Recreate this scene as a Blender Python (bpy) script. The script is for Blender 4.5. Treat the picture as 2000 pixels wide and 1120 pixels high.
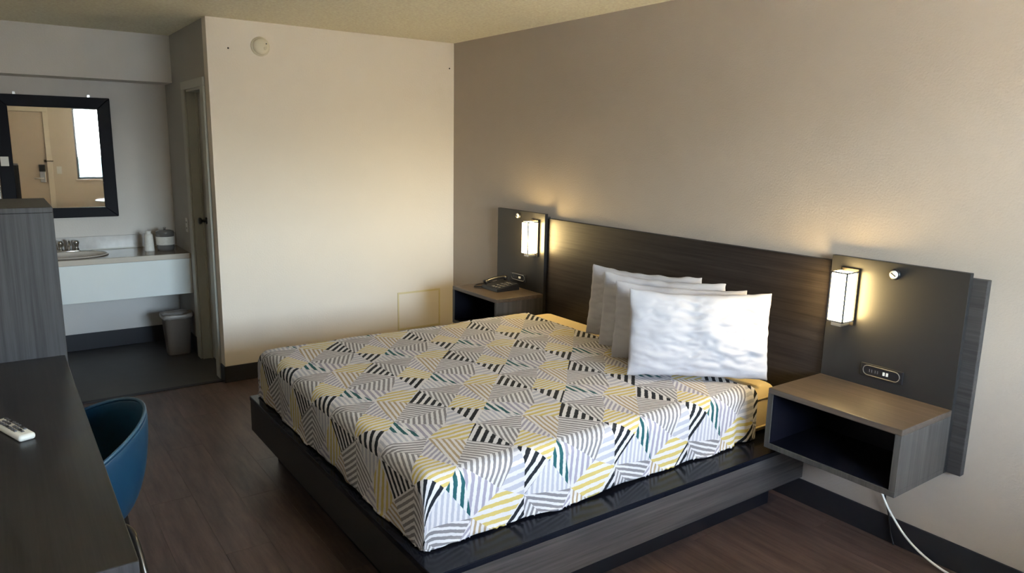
import bpy, bmesh, math, random
from mathutils import Vector, Matrix, noise

for _o in list(bpy.data.objects):
    bpy.data.objects.remove(_o)
scene = bpy.context.scene
COL = scene.collection
PI = math.pi

# ------------------------------------------------------------------ camera
cam_data = bpy.data.cameras.new('camera')
cam_data.sensor_width = 36.0
cam_data.lens = 36.0 * 1421.58 / 2000.0
cam_data.clip_start = 0.05
cam = bpy.data.objects.new('camera', cam_data)
COL.objects.link(cam)
_yaw, _pit, _rol = math.radians(35.4888), math.radians(10.9534), math.radians(1.0794)
_fw = Vector((math.sin(_yaw) * math.cos(_pit), math.cos(_yaw) * math.cos(_pit), -math.sin(_pit)))
_rt = Vector((math.cos(_yaw), -math.sin(_yaw), 0))
_up = _rt.cross(_fw)
_r2 = _rt * math.cos(_rol) + _up * math.sin(_rol)
_u2 = -_rt * math.sin(_rol) + _up * math.cos(_rol)
_m = Matrix((_r2, _u2, -_fw)).transposed().to_4x4()
_m.translation = Vector((-3.0466, -5.1138, 1.6651))
cam.matrix_world = _m
scene.camera = cam

# ------------------------------------------------------------------ sky, exposure
world = bpy.data.worlds.new('sky')
scene.world = world
world.use_nodes = True
_n = world.node_tree.nodes
_bg = _n['Background']
_sky = _n.new('ShaderNodeTexSky')
_sky.sky_type = 'NISHITA'
_sky.sun_disc = False
_sky.sun_elevation = math.radians(42)
_sky.sun_rotation = math.radians(20)
_sky.air_density = 1.0
_sky.dust_density = 4.0
_sky.ozone_density = 1.0
_mix = _n.new('ShaderNodeMix')          # thin bright overcast over the clear sky
_mix.data_type = 'RGBA'
_mix.inputs['Factor'].default_value = 0.75
_mix.inputs['B'].default_value = (0.92, 0.945, 1.0, 1)
world.node_tree.links.new(_sky.outputs[0], _mix.inputs['A'])
world.node_tree.links.new(_mix.outputs['Result'], _bg.inputs[0])
_bg.inputs[1].default_value = 15.0
# sun high over the parking area; an added, unseen eave keeps it off the window
_sun = bpy.data.lights.new('sun', 'SUN')
_sun.energy = 150.0
_sun.color = (1.0, 0.82, 0.62)
_sun.angle = math.radians(0.6)
_so = bpy.data.objects.new('sun', _sun)
_so.rotation_euler = Vector((0.25, 0.50, -0.86)).to_track_quat('-Z', 'Y').to_euler()
COL.objects.link(_so)

vs = scene.view_settings
vs.view_transform = 'Standard'
vs.look = 'None'
vs.gamma = 1.0
vs.use_curve_mapping = False
vs.exposure = 1.34
scene.cycles.use_denoising = True
scene.cycles.max_bounces = 10
scene.cycles.diffuse_bounces = 6
scene.cycles.sample_clamp_indirect = 8.0

WIN_X0, WIN_X1, WIN_Z0, WIN_Z1 = -2.02, -0.60, 1.00, 2.14
FRONT_Y = -5.90
LEFT_X = -3.50
SIDE_X = -1.839
ALC_Y = 1.42
H = 2.44

_pl = bpy.data.lights.new('window_portal', 'AREA')
_pl.shape = 'RECTANGLE'
_pl.size = WIN_X1 - WIN_X0
_pl.size_y = WIN_Z1 - WIN_Z0
_pl.cycles.is_portal = True
_po = bpy.data.objects.new('window_portal', _pl)
_po.location = ((WIN_X0 + WIN_X1) / 2, FRONT_Y - 0.14, (WIN_Z0 + WIN_Z1) / 2)
_po.rotation_euler = (PI / 2, 0, 0)
_po.rotation_euler = Vector((0, 1, 0)).to_track_quat('-Z', 'Y').to_euler()
COL.objects.link(_po)


# ------------------------------------------------------------------ materials
MATS = {}


def mat(name, col, rough=0.6, metal=0.0, spec=0.5, bump=None, var=0.0, var_scale=6.0, emit=None, emit_s=0.0):
    """plain surface with slight procedural variation and optional bump=(scale, strength, detail)"""
    if name in MATS:
        return MATS[name]
    m = bpy.data.materials.new(name)
    m.use_nodes = True
    nt = m.node_tree
    b = nt.nodes['Principled BSDF']
    b.inputs['Base Color'].default_value = (*col, 1)
    b.inputs['Roughness'].default_value = rough
    b.inputs['Metallic'].default_value = metal
    b.inputs['Specular IOR Level'].default_value = spec
    tc = nt.nodes.new('ShaderNodeTexCoord')
    nz = nt.nodes.new('ShaderNodeTexNoise')
    nz.inputs['Scale'].default_value = var_scale
    nz.inputs['Detail'].default_value = 4
    nt.links.new(tc.outputs['Object'], nz.inputs['Vector'])
    mx = nt.nodes.new('ShaderNodeMix')
    mx.data_type = 'RGBA'
    v = var if var else 0.03
    mx.inputs['A'].default_value = (*[c * (1 - v) for c in col], 1)
    mx.inputs['B'].default_value = (*[min(1, c * (1 + v)) for c in col], 1)
    nt.links.new(nz.outputs['Fac'], mx.inputs['Factor'])
    nt.links.new(mx.outputs['Result'], b.inputs['Base Color'])
    if bump:
        n2 = nt.nodes.new('ShaderNodeTexNoise')
        n2.inputs['Scale'].default_value = bump[0]
        n2.inputs['Detail'].default_value = bump[2] if len(bump) > 2 else 2
        nt.links.new(tc.outputs['Object'], n2.inputs['Vector'])
        bp = nt.nodes.new('ShaderNodeBump')
        bp.inputs['Strength'].default_value = bump[1]
        bp.inputs['Distance'].default_value = 0.004
        nt.links.new(n2.outputs['Fac'], bp.inputs['Height'])
        nt.links.new(bp.outputs['Normal'], b.inputs['Normal'])
    if emit:
        b.inputs['Emission Color'].default_value = (*emit, 1)
        b.inputs['Emission Strength'].default_value = emit_s
    MATS[name] = m
    return m


def wood(name, dark, light, axis, rough=0.45, scale=70.0, along=1.6, spec=0.5, rnd=0.0):
    """laminate with fine grain running along the given axis (object space, metres)"""
    if name in MATS:
        return MATS[name]
    m = bpy.data.materials.new(name)
    m.use_nodes = True
    nt = m.node_tree
    b = nt.nodes['Principled BSDF']
    b.inputs['Roughness'].default_value = rough
    b.inputs['Specular IOR Level'].default_value = spec
    tc = nt.nodes.new('ShaderNodeTexCoord')
    mp = nt.nodes.new('ShaderNodeMapping')
    sc = [scale] * 3
    sc['xyz'.index(axis)] = along
    mp.inputs['Scale'].default_value = sc
    nz = nt.nodes.new('ShaderNodeTexNoise')
    nz.inputs['Scale'].default_value = 1.0
    nz.inputs['Detail'].default_value = 6
    nz.inputs['Roughness'].default_value = 0.7
    if rnd:
        oi = nt.nodes.new('ShaderNodeObjectInfo')
        ad = nt.nodes.new('ShaderNodeVectorMath')
        ad.operation = 'ADD'
        sc2 = nt.nodes.new('ShaderNodeVectorMath')
        sc2.operation = 'SCALE'
        sc2.inputs['Scale'].default_value = 7.0
        cx = nt.nodes.new('ShaderNodeCombineXYZ')
        nt.links.new(oi.outputs['Random'], cx.inputs[0])
        nt.links.new(oi.outputs['Random'], cx.inputs[1])
        nt.links.new(cx.outputs[0], sc2.inputs[0])
        nt.links.new(tc.outputs['Object'], ad.inputs[0])
        nt.links.new(sc2.outputs[0], ad.inputs[1])
        nt.links.new(ad.outputs[0], mp.inputs['Vector'])
    else:
        nt.links.new(tc.outputs['Object'], mp.inputs['Vector'])
    nt.links.new(mp.outputs['Vector'], nz.inputs['Vector'])
    cr = nt.nodes.new('ShaderNodeValToRGB')
    cr.color_ramp.elements[0].position = 0.32
    cr.color_ramp.elements[0].color = (*dark, 1)
    cr.color_ramp.elements[1].position = 0.68
    cr.color_ramp.elements[1].color = (*light, 1)
    nt.links.new(nz.outputs['Fac'], cr.inputs['Fac'])
    out = cr.outputs['Color']
    # broad streaks
    n3 = nt.nodes.new('ShaderNodeTexNoise')
    n3.inputs['Scale'].default_value = 0.16
    n3.inputs['Detail'].default_value = 3
    nt.links.new(mp.outputs['Vector'], n3.inputs['Vector'])
    mr = nt.nodes.new('ShaderNodeMapRange')
    mr.inputs['To Min'].default_value = 0.72
    mr.inputs['To Max'].default_value = 1.28
    nt.links.new(n3.outputs['Fac'], mr.inputs['Value'])
    fac = mr.outputs['Result']
    if rnd:
        m2 = nt.nodes.new('ShaderNodeMapRange')
        m2.inputs['To Min'].default_value = 1 - rnd
        m2.inputs['To Max'].default_value = 1 + rnd
        nt.links.new(oi.outputs['Random'], m2.inputs['Value'])
        mu = nt.nodes.new('ShaderNodeMath')
        mu.operation = 'MULTIPLY'
        nt.links.new(fac, mu.inputs[0])
        nt.links.new(m2.outputs['Result'], mu.inputs[1])
        fac = mu.outputs[0]
    vm = nt.nodes.new('ShaderNodeVectorMath')
    vm.operation = 'SCALE'
    nt.links.new(out, vm.inputs[0])
    nt.links.new(fac, vm.inputs['Scale'])
    nt.links.new(vm.outputs[0], b.inputs['Base Color'])
    bp = nt.nodes.new('ShaderNodeBump')
    bp.inputs['Strength'].default_value = 0.12
    bp.inputs['Distance'].default_value = 0.002
    nt.links.new(nz.outputs['Fac'], bp.inputs['Height'])
    nt.links.new(bp.outputs['Normal'], b.inputs['Normal'])
    MATS[name] = m
    return m


CREAM = mat('cream_paint', (0.77, 0.71, 0.63), 0.75, bump=(90, 0.25), var=0.02)
GREIGE = mat('greige_paint', (0.40, 0.345, 0.295), 0.7, bump=(110, 0.35), var=0.03)
ALCOVE = mat('pale_grey_paint', (0.70, 0.675, 0.655), 0.75, bump=(90, 0.25), var=0.03)
SIDEP = mat('grey_paint', (0.40, 0.39, 0.37), 0.75, bump=(90, 0.25), var=0.03)
FRONTP = mat('beige_paint', (0.64, 0.55, 0.45), 0.75, bump=(90, 0.25), var=0.03)
POPCORN = mat('popcorn_ceiling', (0.90, 0.775, 0.60), 0.9, bump=(62, 1.0, 3), var=0.35, var_scale=62)
COVE = mat('black_rubber_base', (0.014, 0.014, 0.020), 0.55)
TRIMP = mat('trim_paint', (0.46, 0.46, 0.41), 0.5)
TILEF = mat('dark_vinyl', (0.060, 0.055, 0.053), 0.42, var=0.25, var_scale=9)
SUBF = mat('subfloor', (0.022, 0.018, 0.016), 0.8)
BLACKLAM = mat('black_laminate', (0.020, 0.019, 0.019), 0.42, bump=(300, 0.05), spec=0.4)
DECK = mat('black_deck', (0.007, 0.008, 0.013), 0.16, spec=0.15)
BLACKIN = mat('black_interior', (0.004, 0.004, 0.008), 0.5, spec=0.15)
CHROME = mat('chrome', (0.62, 0.62, 0.62), 0.18, 1.0)
BRONZE = mat('dark_bronze', (0.03, 0.025, 0.02), 0.35, 0.6)
SILVER = mat('brushed_silver', (0.55, 0.55, 0.55), 0.3, 1.0)
WHITEP = mat('white_plastic', (0.72, 0.72, 0.69), 0.4)
BLACKP = mat('black_plastic', (0.012, 0.012, 0.014), 0.3)
GREYP = mat('grey_plastic', (0.09, 0.09, 0.10), 0.4)
DETECT = mat('aged_white_plastic', (0.74, 0.69, 0.55), 0.45)
LINEN = mat('white_linen', (0.42, 0.41, 0.435), 0.85, bump=(240, 0.15), var=0.02)
SHEET = mat('golden_sheet', (0.76, 0.60, 0.33), 0.85, bump=(200, 0.15), var=0.04)
FRAMEB = mat('dark_mirror_frame', (0.007, 0.008, 0.014), 0.55, spec=0.15)
BLUE = mat('blue_plastic', (0.006, 0.036, 0.074), 0.45, spec=0.35)
BLUEIN = mat('blue_plastic_edge', (0.03, 0.075, 0.12), 0.4)
APRON = mat('white_laminate', (0.74, 0.79, 0.80), 0.45)
COUNTER = mat('tan_marble', (0.24, 0.185, 0.135), 0.2, var=0.35, var_scale=14)
CEDGE = mat('cream_counter_edge', (0.55, 0.50, 0.44), 0.25)
SPLASH = mat('marbled_backsplash', (0.55, 0.54, 0.54), 0.25, var=0.25, var_scale=18)
PORCEL = mat('porcelain', (0.60, 0.55, 0.50), 0.15)
TAN = mat('tan_bin_plastic', (0.20, 0.165, 0.135), 0.5)
LINER = mat('bin_liner', (0.30, 0.27, 0.245), 0.35)
CUPW = mat('wrapped_cup_paper', (0.72, 0.70, 0.66), 0.5, var=0.15, var_scale=60)
BUCKET = mat('grey_bucket_plastic', (0.22, 0.21, 0.205), 0.2, 0.35)
PATCHY = mat('yellowed_edge_paint', (0.68, 0.60, 0.36), 0.7)
DOORP = mat('entry_door_paint', (0.60, 0.50, 0.40), 0.5)
ALU = mat('dark_window_metal', (0.10, 0.11, 0.12), 0.4, 0.3)
CONC = mat('concrete', (0.50, 0.49, 0.46), 0.9, bump=(20, 0.3), var=0.1)
TEALW = mat('teal_render', (0.020, 0.034, 0.038), 0.8, spec=0.1)

HEADW = wood('headboard_laminate', (0.011, 0.0086, 0.0084), (0.036, 0.0285, 0.0268), 'y', 0.42, spec=0.3)
FASC = wood('fascia_laminate', (0.034, 0.030, 0.030), (0.096, 0.085, 0.082), 'x', 0.45, spec=0.35)
NSTX = wood('nightstand_laminate_top', (0.052, 0.038, 0.028), (0.115, 0.086, 0.066), 'y', 0.30)
NSTZ = wood('nightstand_laminate_side', (0.044, 0.040, 0.037), (0.088, 0.081, 0.074), 'z', 0.45, spec=0.35)
BACKB = wood('backing_laminate', (0.024, 0.022, 0.022), (0.062, 0.058, 0.057), 'y', 0.45, spec=0.35)
DESKW = wood('desk_laminate', (0.012, 0.010, 0.010), (0.034, 0.030, 0.028), 'y', 0.32, spec=0.35)
TALLW = wood('cabinet_laminate', (0.029, 0.028, 0.031), (0.062, 0.061, 0.066), 'z', 0.45, spec=0.35)
PLANK = wood('floor_plank', (0.048, 0.029, 0.026), (0.136, 0.088, 0.077), 'y', 0.42, scale=24, along=2.6, rnd=0.08)


def glass_mat():
    m = bpy.data.materials.new('window_glass')
    m.use_nodes = True
    nt = m.node_tree
    nt.nodes.remove(nt.nodes['Principled BSDF'])
    tr = nt.nodes.new('ShaderNodeBsdfTransparent')
    tr.inputs[0].default_value = (0.95, 0.98, 0.98, 1)
    gl = nt.nodes.new('ShaderNodeBsdfGlossy')
    gl.inputs['Roughness'].default_value = 0.02
    fr = nt.nodes.new('ShaderNodeFresnel')
    fr.inputs['IOR'].default_value = 1.3
    mx = nt.nodes.new('ShaderNodeMixShader')
    nt.links.new(fr.outputs[0], mx.inputs[0])
    nt.links.new(tr.outputs[0], mx.inputs[1])
    nt.links.new(gl.outputs[0], mx.inputs[2])
    nt.links.new(mx.outputs[0], nt.nodes['Material Output'].inputs[0])
    return m


GLASS = glass_mat()
MIRROR = mat('mirror_silver', (0.86, 0.87, 0.86), 0.015, 1.0)
LAMPG = mat('lit_frosted_acrylic', (0.9, 0.85, 0.7), 0.5, emit=(1.0, 0.72, 0.30), emit_s=34.0)


# ------------------------------------------------------------------ mesh helpers
def B():
    return bmesh.new()


def box(bm, lo, hi, bev=0.0, seg=2):
    lo, hi = [min(a, b) for a, b in zip(lo, hi)], [max(a, b) for a, b in zip(lo, hi)]
    r = bmesh.ops.create_cube(bm, size=1.0)
    vs_ = r['verts']
    for v in vs_:
        v.co = Vector([lo[i] + (v.co[i] + 0.5) * (hi[i] - lo[i]) for i in range(3)])
    if bev:
        es = list({e for v in vs_ for e in v.link_edges})
        bmesh.ops.bevel(bm, geom=es, offset=bev, segments=seg, affect='EDGES', profile=0.5, clamp_overlap=True)
    return bm


def BX(lo, hi, bev=0.0, seg=2):
    return box(B(), lo, hi, bev, seg)


def tube(bm, pts, rad, seg=10, cap=True):
    pts = [Vector(p) for p in pts]
    n = len(pts)
    rads = rad if isinstance(rad, (list, tuple)) else [rad] * n
    prev = None
    rings = []
    for i, p in enumerate(pts):
        t = (pts[min(i + 1, n - 1)] - pts[max(i - 1, 0)]).normalized()
        if prev is None:
            a = Vector((0, 0, 1)) if abs(t.z) < 0.9 else Vector((1, 0, 0))
            u = t.cross(a).normalized()
        else:
            u = (prev - t * prev.dot(t)).normalized()
        prev = u
        w = t.cross(u)
        rings.append([bm.verts.new(p + (u * math.cos(2 * PI * k / seg) + w * math.sin(2 * PI * k / seg)) * rads[i]) for k in range(seg)])
    for a, b in zip(rings, rings[1:]):
        for k in range(seg):
            bm.faces.new((a[k], a[(k + 1) % seg], b[(k + 1) % seg], b[k]))
    if cap:
        bm.faces.new(rings[0][::-1])
        bm.faces.new(rings[-1])
    return bm


def lathe(bm, prof, c=(0, 0, 0), seg=28, axis='z', close=True):
    """prof: list of (radius, height)"""
    c = Vector(c)
    rings = []
    for r, h in prof:
        ring = []
        for k in range(seg):
            a = 2 * PI * k / seg
            if axis == 'z':
                p = Vector((r * math.cos(a), r * math.sin(a), h))
            elif axis == 'y':
                p = Vector((r * math.cos(a), h, r * math.sin(a)))
            else:
                p = Vector((h, r * math.cos(a), r * math.sin(a)))
            ring.append(bm.verts.new(c + p))
        rings.append(ring)
    for a, b in zip(rings, rings[1:]):
        for k in range(seg):
            bm.faces.new((a[k], a[(k + 1) % seg], b[(k + 1) % seg], b[k]))
    if close:
        bm.faces.new(rings[0])
        bm.faces.new(rings[-1])
    bmesh.ops.recalc_face_normals(bm, faces=bm.faces)
    return bm


def catmull(pts, n=8):
    pts = [Vector(p) for p in pts]
    out = []
    for i in range(len(pts) - 1):
        p0, p1, p2, p3 = pts[max(i - 1, 0)], pts[i], pts[i + 1], pts[min(i + 2, len(pts) - 1)]
        for k in range(n):
            t = k / n
            out.append(0.5 * ((2 * p1) + (p2 - p0) * t + (2 * p0 - 5 * p1 + 4 * p2 - p3) * t * t + (3 * p1 - p0 - 3 * p2 + p3) * t ** 3))
    out.append(pts[-1])
    return out


def obj(name, bm, m, parent=None, smooth=False, origin=None):
    """link a bmesh (world coordinates) as one mesh object; under a parent the mesh is moved into the parent's frame"""
    root = parent
    off = Vector((0, 0, 0))
    if parent is not None and not parent.get('_local'):
        while root.parent is not None:
            root = root.parent
        off = root.location
    elif origin is not None:
        off = Vector(origin)
    if off.length:
        bmesh.ops.translate(bm, verts=bm.verts, vec=-off)
    me = bpy.data.meshes.new(name)
    bm.to_mesh(me)
    bm.free()
    me.materials.append(m)
    if smooth:
        for p in me.polygons:
            p.use_smooth = True
    o = bpy.data.objects.new(name, me)
    COL.objects.link(o)
    if parent is not None:
        o.parent = parent
    elif origin is not None:
        o.location = off
    return o


def smooth_by_angle(o, ang=0.6):
    bm = bmesh.new()
    bm.from_mesh(o.data)
    for f in bm.faces:
        f.smooth = True
    for e in bm.edges:
        e.smooth = e.calc_face_angle(0) < ang
    bm.to_mesh(o.data)
    bm.free()


def thing(name, label, cat, loc, rotz=0.0, group=None):
    e = bpy.data.objects.new(name, None)
    e.empty_display_size = 0.05
    COL.objects.link(e)
    e.location = loc
    e.rotation_euler = (0, 0, rotz)
    return tag(e, label, cat, group)


def tag(o, label, cat, group=None):
    o['label'] = label
    o['category'] = cat
    if group:
        o['group'] = group
    return o


def struct(name, bm, m, parent=None, label=None):
    o = obj(name, bm, m, parent)
    o['kind'] = 'structure'
    if label:
        o['label'] = label
    return o


def dup(root, loc=None, label=None):
    r = root.copy()
    COL.objects.link(r)
    if loc is not None:
        r.location = loc
    if label:
        r['label'] = label
    for ch in root.children:
        c = ch.copy()
        COL.objects.link(c)
        c.parent = r
        for g in ch.children:
            d = g.copy()
            COL.objects.link(d)
            d.parent = c
    return r


# ================================================================== THE SETTING
# ---- floors
fl = struct('floor', BX((LEFT_X, FRONT_Y, -0.10), (0, 0.05, -0.012)), SUBF, label='brown wood-look plank floor of the bedroom')
random.seed(4)
PW, PLN = 0.182, 1.22
plank_me = {}


def plank(x0, x1, y0, y1):
    key = (round(x1 - x0, 3), round(y1 - y0, 3))
    if key not in plank_me:
        g = 0.0003
        bm = BX((g, g, -0.0125), (x1 - x0 - g, y1 - y0 - g, 0.0), 0.0005, 1)
        me = bpy.data.meshes.new('plank')
        bm.to_mesh(me)
        bm.free()
        me.materials.append(PLANK)
        plank_me[key] = me
    o = bpy.data.objects.new('plank', plank_me[key])
    COL.objects.link(o)
    o.parent = fl
    o.location = (x0, y0, 0)


x = LEFT_X
row = 0
while x < -0.001:
    x1 = min(x + PW, 0.0)
    y = FRONT_Y
    first = [1.22, 0.46, 0.84, 0.23, 1.0, 0.61][row % 6]
    while y < 0.05 - 0.001:
        y1 = min(y + (first if y == FRONT_Y else PLN), 0.05)
        plank(x, x1, y, y1)
        y = y1
    x = x1
    row += 1
struct('floor_alcove', BX((LEFT_X, 0.05, -0.10), (0, ALC_Y + 0.12, 0.0)), TILEF, label='dark grey vinyl floor of the vanity alcove')
struct('trim_1', BX((LEFT_X, 0.035, 0.0), (SIDE_X, 0.075, 0.006), 0.003), COVE, label='thin black threshold strip between the plank floor and the alcove floor')
struct('ceiling', BX((LEFT_X - 0.12, FRONT_Y - 0.12, H), (0.12, ALC_Y + 0.12, H + 0.1)), POPCORN, label='cream popcorn ceiling')

# ---- walls
struct('wall_right', BX((0, FRONT_Y - 0.12, -0.1), (0.12, ALC_Y + 0.12, H)), GREIGE, label='greige accent wall behind the headboard')
struct('wall_back', BX((SIDE_X, 0, 0), (0, 0.10, H)), CREAM, label='cream wall left of the bed')
struct('wall_left', BX((LEFT_X - 0.12, FRONT_Y - 0.12, -0.1), (LEFT_X, ALC_Y + 0.12, H)), CREAM, label='wall along the desk')
DY0, DY1, DZ = 0.195, 0.690, 2.02          # bathroom doorway
bm = B()
box(bm, (SIDE_X, 0.10, 0), (SIDE_X + 0.12, DY0, H))
box(bm, (SIDE_X, DY1, 0), (SIDE_X + 0.12, ALC_Y, H))
box(bm, (SIDE_X, DY0, DZ), (SIDE_X + 0.12, DY1, H))
struct('wall_side', bm, SIDEP, label='grey side wall of the alcove with the bathroom doorway')
struct('wall_alcove', BX((LEFT_X, ALC_Y, -0.1), (0, ALC_Y + 0.12, H)), ALCOVE, label='pale grey wall above and below the vanity')
struct('wall_soffit', BX((LEFT_X, 1.145, 2.092), (SIDE_X, ALC_Y, H)), ALCOVE, label='boxed soffit under the ceiling over the vanity')
# front wall behind the camera: entry door and window openings
EX0, EX1, EZ = -3.34, -2.42, 2.05
bm = B()
FY0, FY1 = FRONT_Y - 0.12, FRONT_Y
box(bm, (LEFT_X, FY0, 0), (EX0, FY1, H))
box(bm, (EX0, FY0, EZ), (EX1, FY1, H))
box(bm, (EX1, FY0, 0), (WIN_X0, FY1, H))
box(bm, (WIN_X0, FY0, 0), (WIN_X1, FY1, WIN_Z0))
box(bm, (WIN_X0, FY0, WIN_Z1), (WIN_X1, FY1, H))
box(bm, (WIN_X1, FY0, 0), (0, FY1, H))
struct('wall_front', bm, FRONTP, label='beige front wall with entry door and window')

# ---- baseboards
HB = 0.117
struct('baseboard_right', BX((-0.009, FRONT_Y, 0), (0, -0.009, HB), 0.003), COVE, label='black cove base along the headboard wall')
bm = B()
box(bm, (SIDE_X - 0.009, -0.010, 0), (0, 0, HB), 0.003)
box(bm, (SIDE_X - 0.010, -0.010, 0), (SIDE_X, 0.10, HB), 0.003)
struct('baseboard_back', bm, COVE, label='black cove base along the cream wall')
bm = B()
box(bm, (LEFT_X, ALC_Y - 0.010, 0), (SIDE_X, ALC_Y, 0.135), 0.003)
box(bm, (SIDE_X - 0.009, 0.79, 0), (SIDE_X, ALC_Y - 0.010, 0.135), 0.003)
struct('baseboard_alcove', bm, COVE, label='black cove base under the vanity')
struct('baseboard_left', BX((LEFT_X, FRONT_Y, 0), (LEFT_X + 0.009, ALC_Y - 0.010, HB), 0.003), COVE)
bm = B()
box(bm, (EX1 + 0.07, FRONT_Y, 0), (0, FRONT_Y + 0.009, HB), 0.003)
struct('baseboard_front', bm, COVE)

# ---- bathroom door
d1 = bpy.data.objects.new('door_1', None)
COL.objects.link(d1)
d1.location = (SIDE_X + 0.10, (DY0 + DY1) / 2, 0)
d1['kind'] = 'structure'
d1['label'] = 'closed bathroom door set deep in its grey painted frame'
bm = B()
for (a, b) in ((DY0 - 0.09, DY0 + 0.004), (DY1 - 0.004, DY1 + 0.09)):
    box(bm, (SIDE_X - 0.016, a, 0), (SIDE_X, b, DZ - 0.004), 0.004)
box(bm, (SIDE_X - 0.016, DY0 - 0.09, DZ - 0.004), (SIDE_X, DY1 + 0.09, DZ + 0.055), 0.004)
obj('casing', bm, TRIMP, d1)
bm = B()
box(bm, (SIDE_X, DY1 - 0.018, 0), (SIDE_X + 0.12, DY1, DZ))
box(bm, (SIDE_X, DY0, 0), (SIDE_X + 0.12, DY0 + 0.018, DZ))
box(bm, (SIDE_X, DY0 + 0.018, DZ - 0.018), (SIDE_X + 0.12, DY1 - 0.018, DZ))
obj('jamb', bm, TRIMP, d1)
bm = BX((SIDE_X + 0.058, DY1 - 0.032, 0), (SIDE_X + 0.070, DY1 - 0.018, DZ - 0.018))
obj('stop', bm, TRIMP, d1)
slab = obj('door_slab', BX((SIDE_X + 0.072, DY0 + 0.020, 0.008), (SIDE_X + 0.108, DY1 - 0.020, DZ - 0.020), 0.002), SIDEP, d1)
bm = B()
lathe(bm, [(0.026, 0.0), (0.026, -0.008), (0.011, -0.010), (0.011, -0.034), (0.024, -0.040), (0.026, -0.052), (0.018, -0.060)], (SIDE_X + 0.072, DY1 - 0.085, 1.075), 20, 'x')
obj('door_knob', bm, BLACKP, slab, True)

# ---- entry door (seen in the mirror)
d2 = bpy.data.objects.new('door_2', None)
COL.objects.link(d2)
d2.location = ((EX0 + EX1) / 2, FRONT_Y, 0)
d2['kind'] = 'structure'
d2['label'] = 'tan entry door with black card reader lock, seen in the mirror'
bm = B()
for (a, b) in ((EX0 - 0.07, EX0 + 0.004), (EX1 - 0.004, EX1 + 0.07)):
    box(bm, (a, FRONT_Y, 0), (b, FRONT_Y + 0.014, EZ), 0.004)
box(bm, (EX0 - 0.07, FRONT_Y, EZ), (EX1 + 0.07, FRONT_Y + 0.014, EZ + 0.07), 0.004)
obj('casing', bm, mat('pale_trim', (0.74, 0.66, 0.55), 0.45), d2)
slab = obj('door_slab', BX((EX0 + .004, FRONT_Y - 0.06, 0.0), (EX1 - .006, FRONT_Y - 0.015, EZ - .004), 0.002), DOORP, d2)
obj('weather_strip', BX((EX0, FRONT_Y - 0.075, 0.0), (EX1, FRONT_Y - 0.060, EZ)), BRONZE, d2)
lk = obj('lock_plate', BX((EX1 - 0.115, FRONT_Y - 0.015, 0.955), (EX1 - 0.035, FRONT_Y + 0.005, 1.125), 0.006), SILVER, slab)
obj('card_reader', BX((EX1 - 0.118, FRONT_Y - 0.015, 1.125), (EX1 - 0.032, FRONT_Y + 0.020, 1.235), 0.008), BLACKP, slab)
bm = B()
tube(bm, [(EX1 - 0.075, FRONT_Y + 0.005, 1.02), (EX1 - 0.075, FRONT_Y + 0.05, 1.02)], 0.012)
tube(bm, [(EX1 - 0.070, FRONT_Y + 0.05, 1.02), (EX1 - 0.19, FRONT_Y + 0.055, 1.02)], 0.010)
obj('lever_handle', bm, SILVER, slab, True)
bm = B()
box(bm, (EX1 - 0.04, FRONT_Y - 0.015, 1.27), (EX1 - 0.004, FRONT_Y + 0.022, 1.31), 0.004)
tube(bm, [(EX1 - 0.02, FRONT_Y + 0.022, 1.29), (EX1 + 0.085, FRONT_Y + 0.03, 1.29)], 0.007)
obj('security_latch', bm, BRONZE, slab)

# ---- window
w1 = bpy.data.objects.new('window_1', None)
COL.objects.link(w1)
w1.location = ((WIN_X0 + WIN_X1) / 2, FRONT_Y, WIN_Z0)
w1['kind'] = 'structure'
w1['label'] = 'bright daylight window in the front wall, seen in the mirror'
bm = B()
f = 0.035
wy0, wy1 = FRONT_Y - 0.10, FRONT_Y - 0.055
box(bm, (WIN_X0, wy0, WIN_Z0), (WIN_X0 + f, wy1, WIN_Z1))
box(bm, (WIN_X1 - f, wy0, WIN_Z0), (WIN_X1, wy1, WIN_Z1))
box(bm, (WIN_X0 + f, wy0, WIN_Z0), (WIN_X1 - f, wy1, WIN_Z0 + f))
box(bm, (WIN_X0 + f, wy0, WIN_Z1 - f), (WIN_X1 - f, wy1, WIN_Z1))
mxc = (WIN_X0 + WIN_X1) / 2
box(bm, (mxc - 0.02, wy0, WIN_Z0 + f), (mxc + 0.02, wy1, WIN_Z1 - f))
obj('window_frame', bm, ALU, w1)
obj('pane', BX((WIN_X0 + f, FRONT_Y - 0.082, WIN_Z0 + f), (mxc - 0.02, FRONT_Y - 0.076, WIN_Z1 - f)), GLASS, w1)
obj('pane', BX((mxc + 0.02, FRONT_Y - 0.082, WIN_Z0 + f), (WIN_X1 - f, FRONT_Y - 0.076, WIN_Z1 - f)), GLASS, w1)
obj('window_sill', BX((WIN_X0 - 0.03, FRONT_Y - 0.055, WIN_Z0 - 0.025), (WIN_X1 + 0.03, FRONT_Y + 0.03, WIN_Z0), 0.004), DOORP, w1)

# ---- outdoors
struct('added_eave', BX((-6, FY0 - 2.2, 2.50), (3.0, FY0, 2.66)), TRIMP, label='added unseen roof eave that blocks sun and high sky outside the window')  # eave added out of view to block direct sun and high sky light
struct('ground_outside', BX((-30, -40, -0.35), (30, FY0 - 0.001, -0.15)), CONC, label='pale concrete ground outside the window')
struct('wall_outside', BX((-14, -17.2, -0.15), (14, -17.0, 1.12)), TEALW, label='low teal wall across the parking area')

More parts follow.
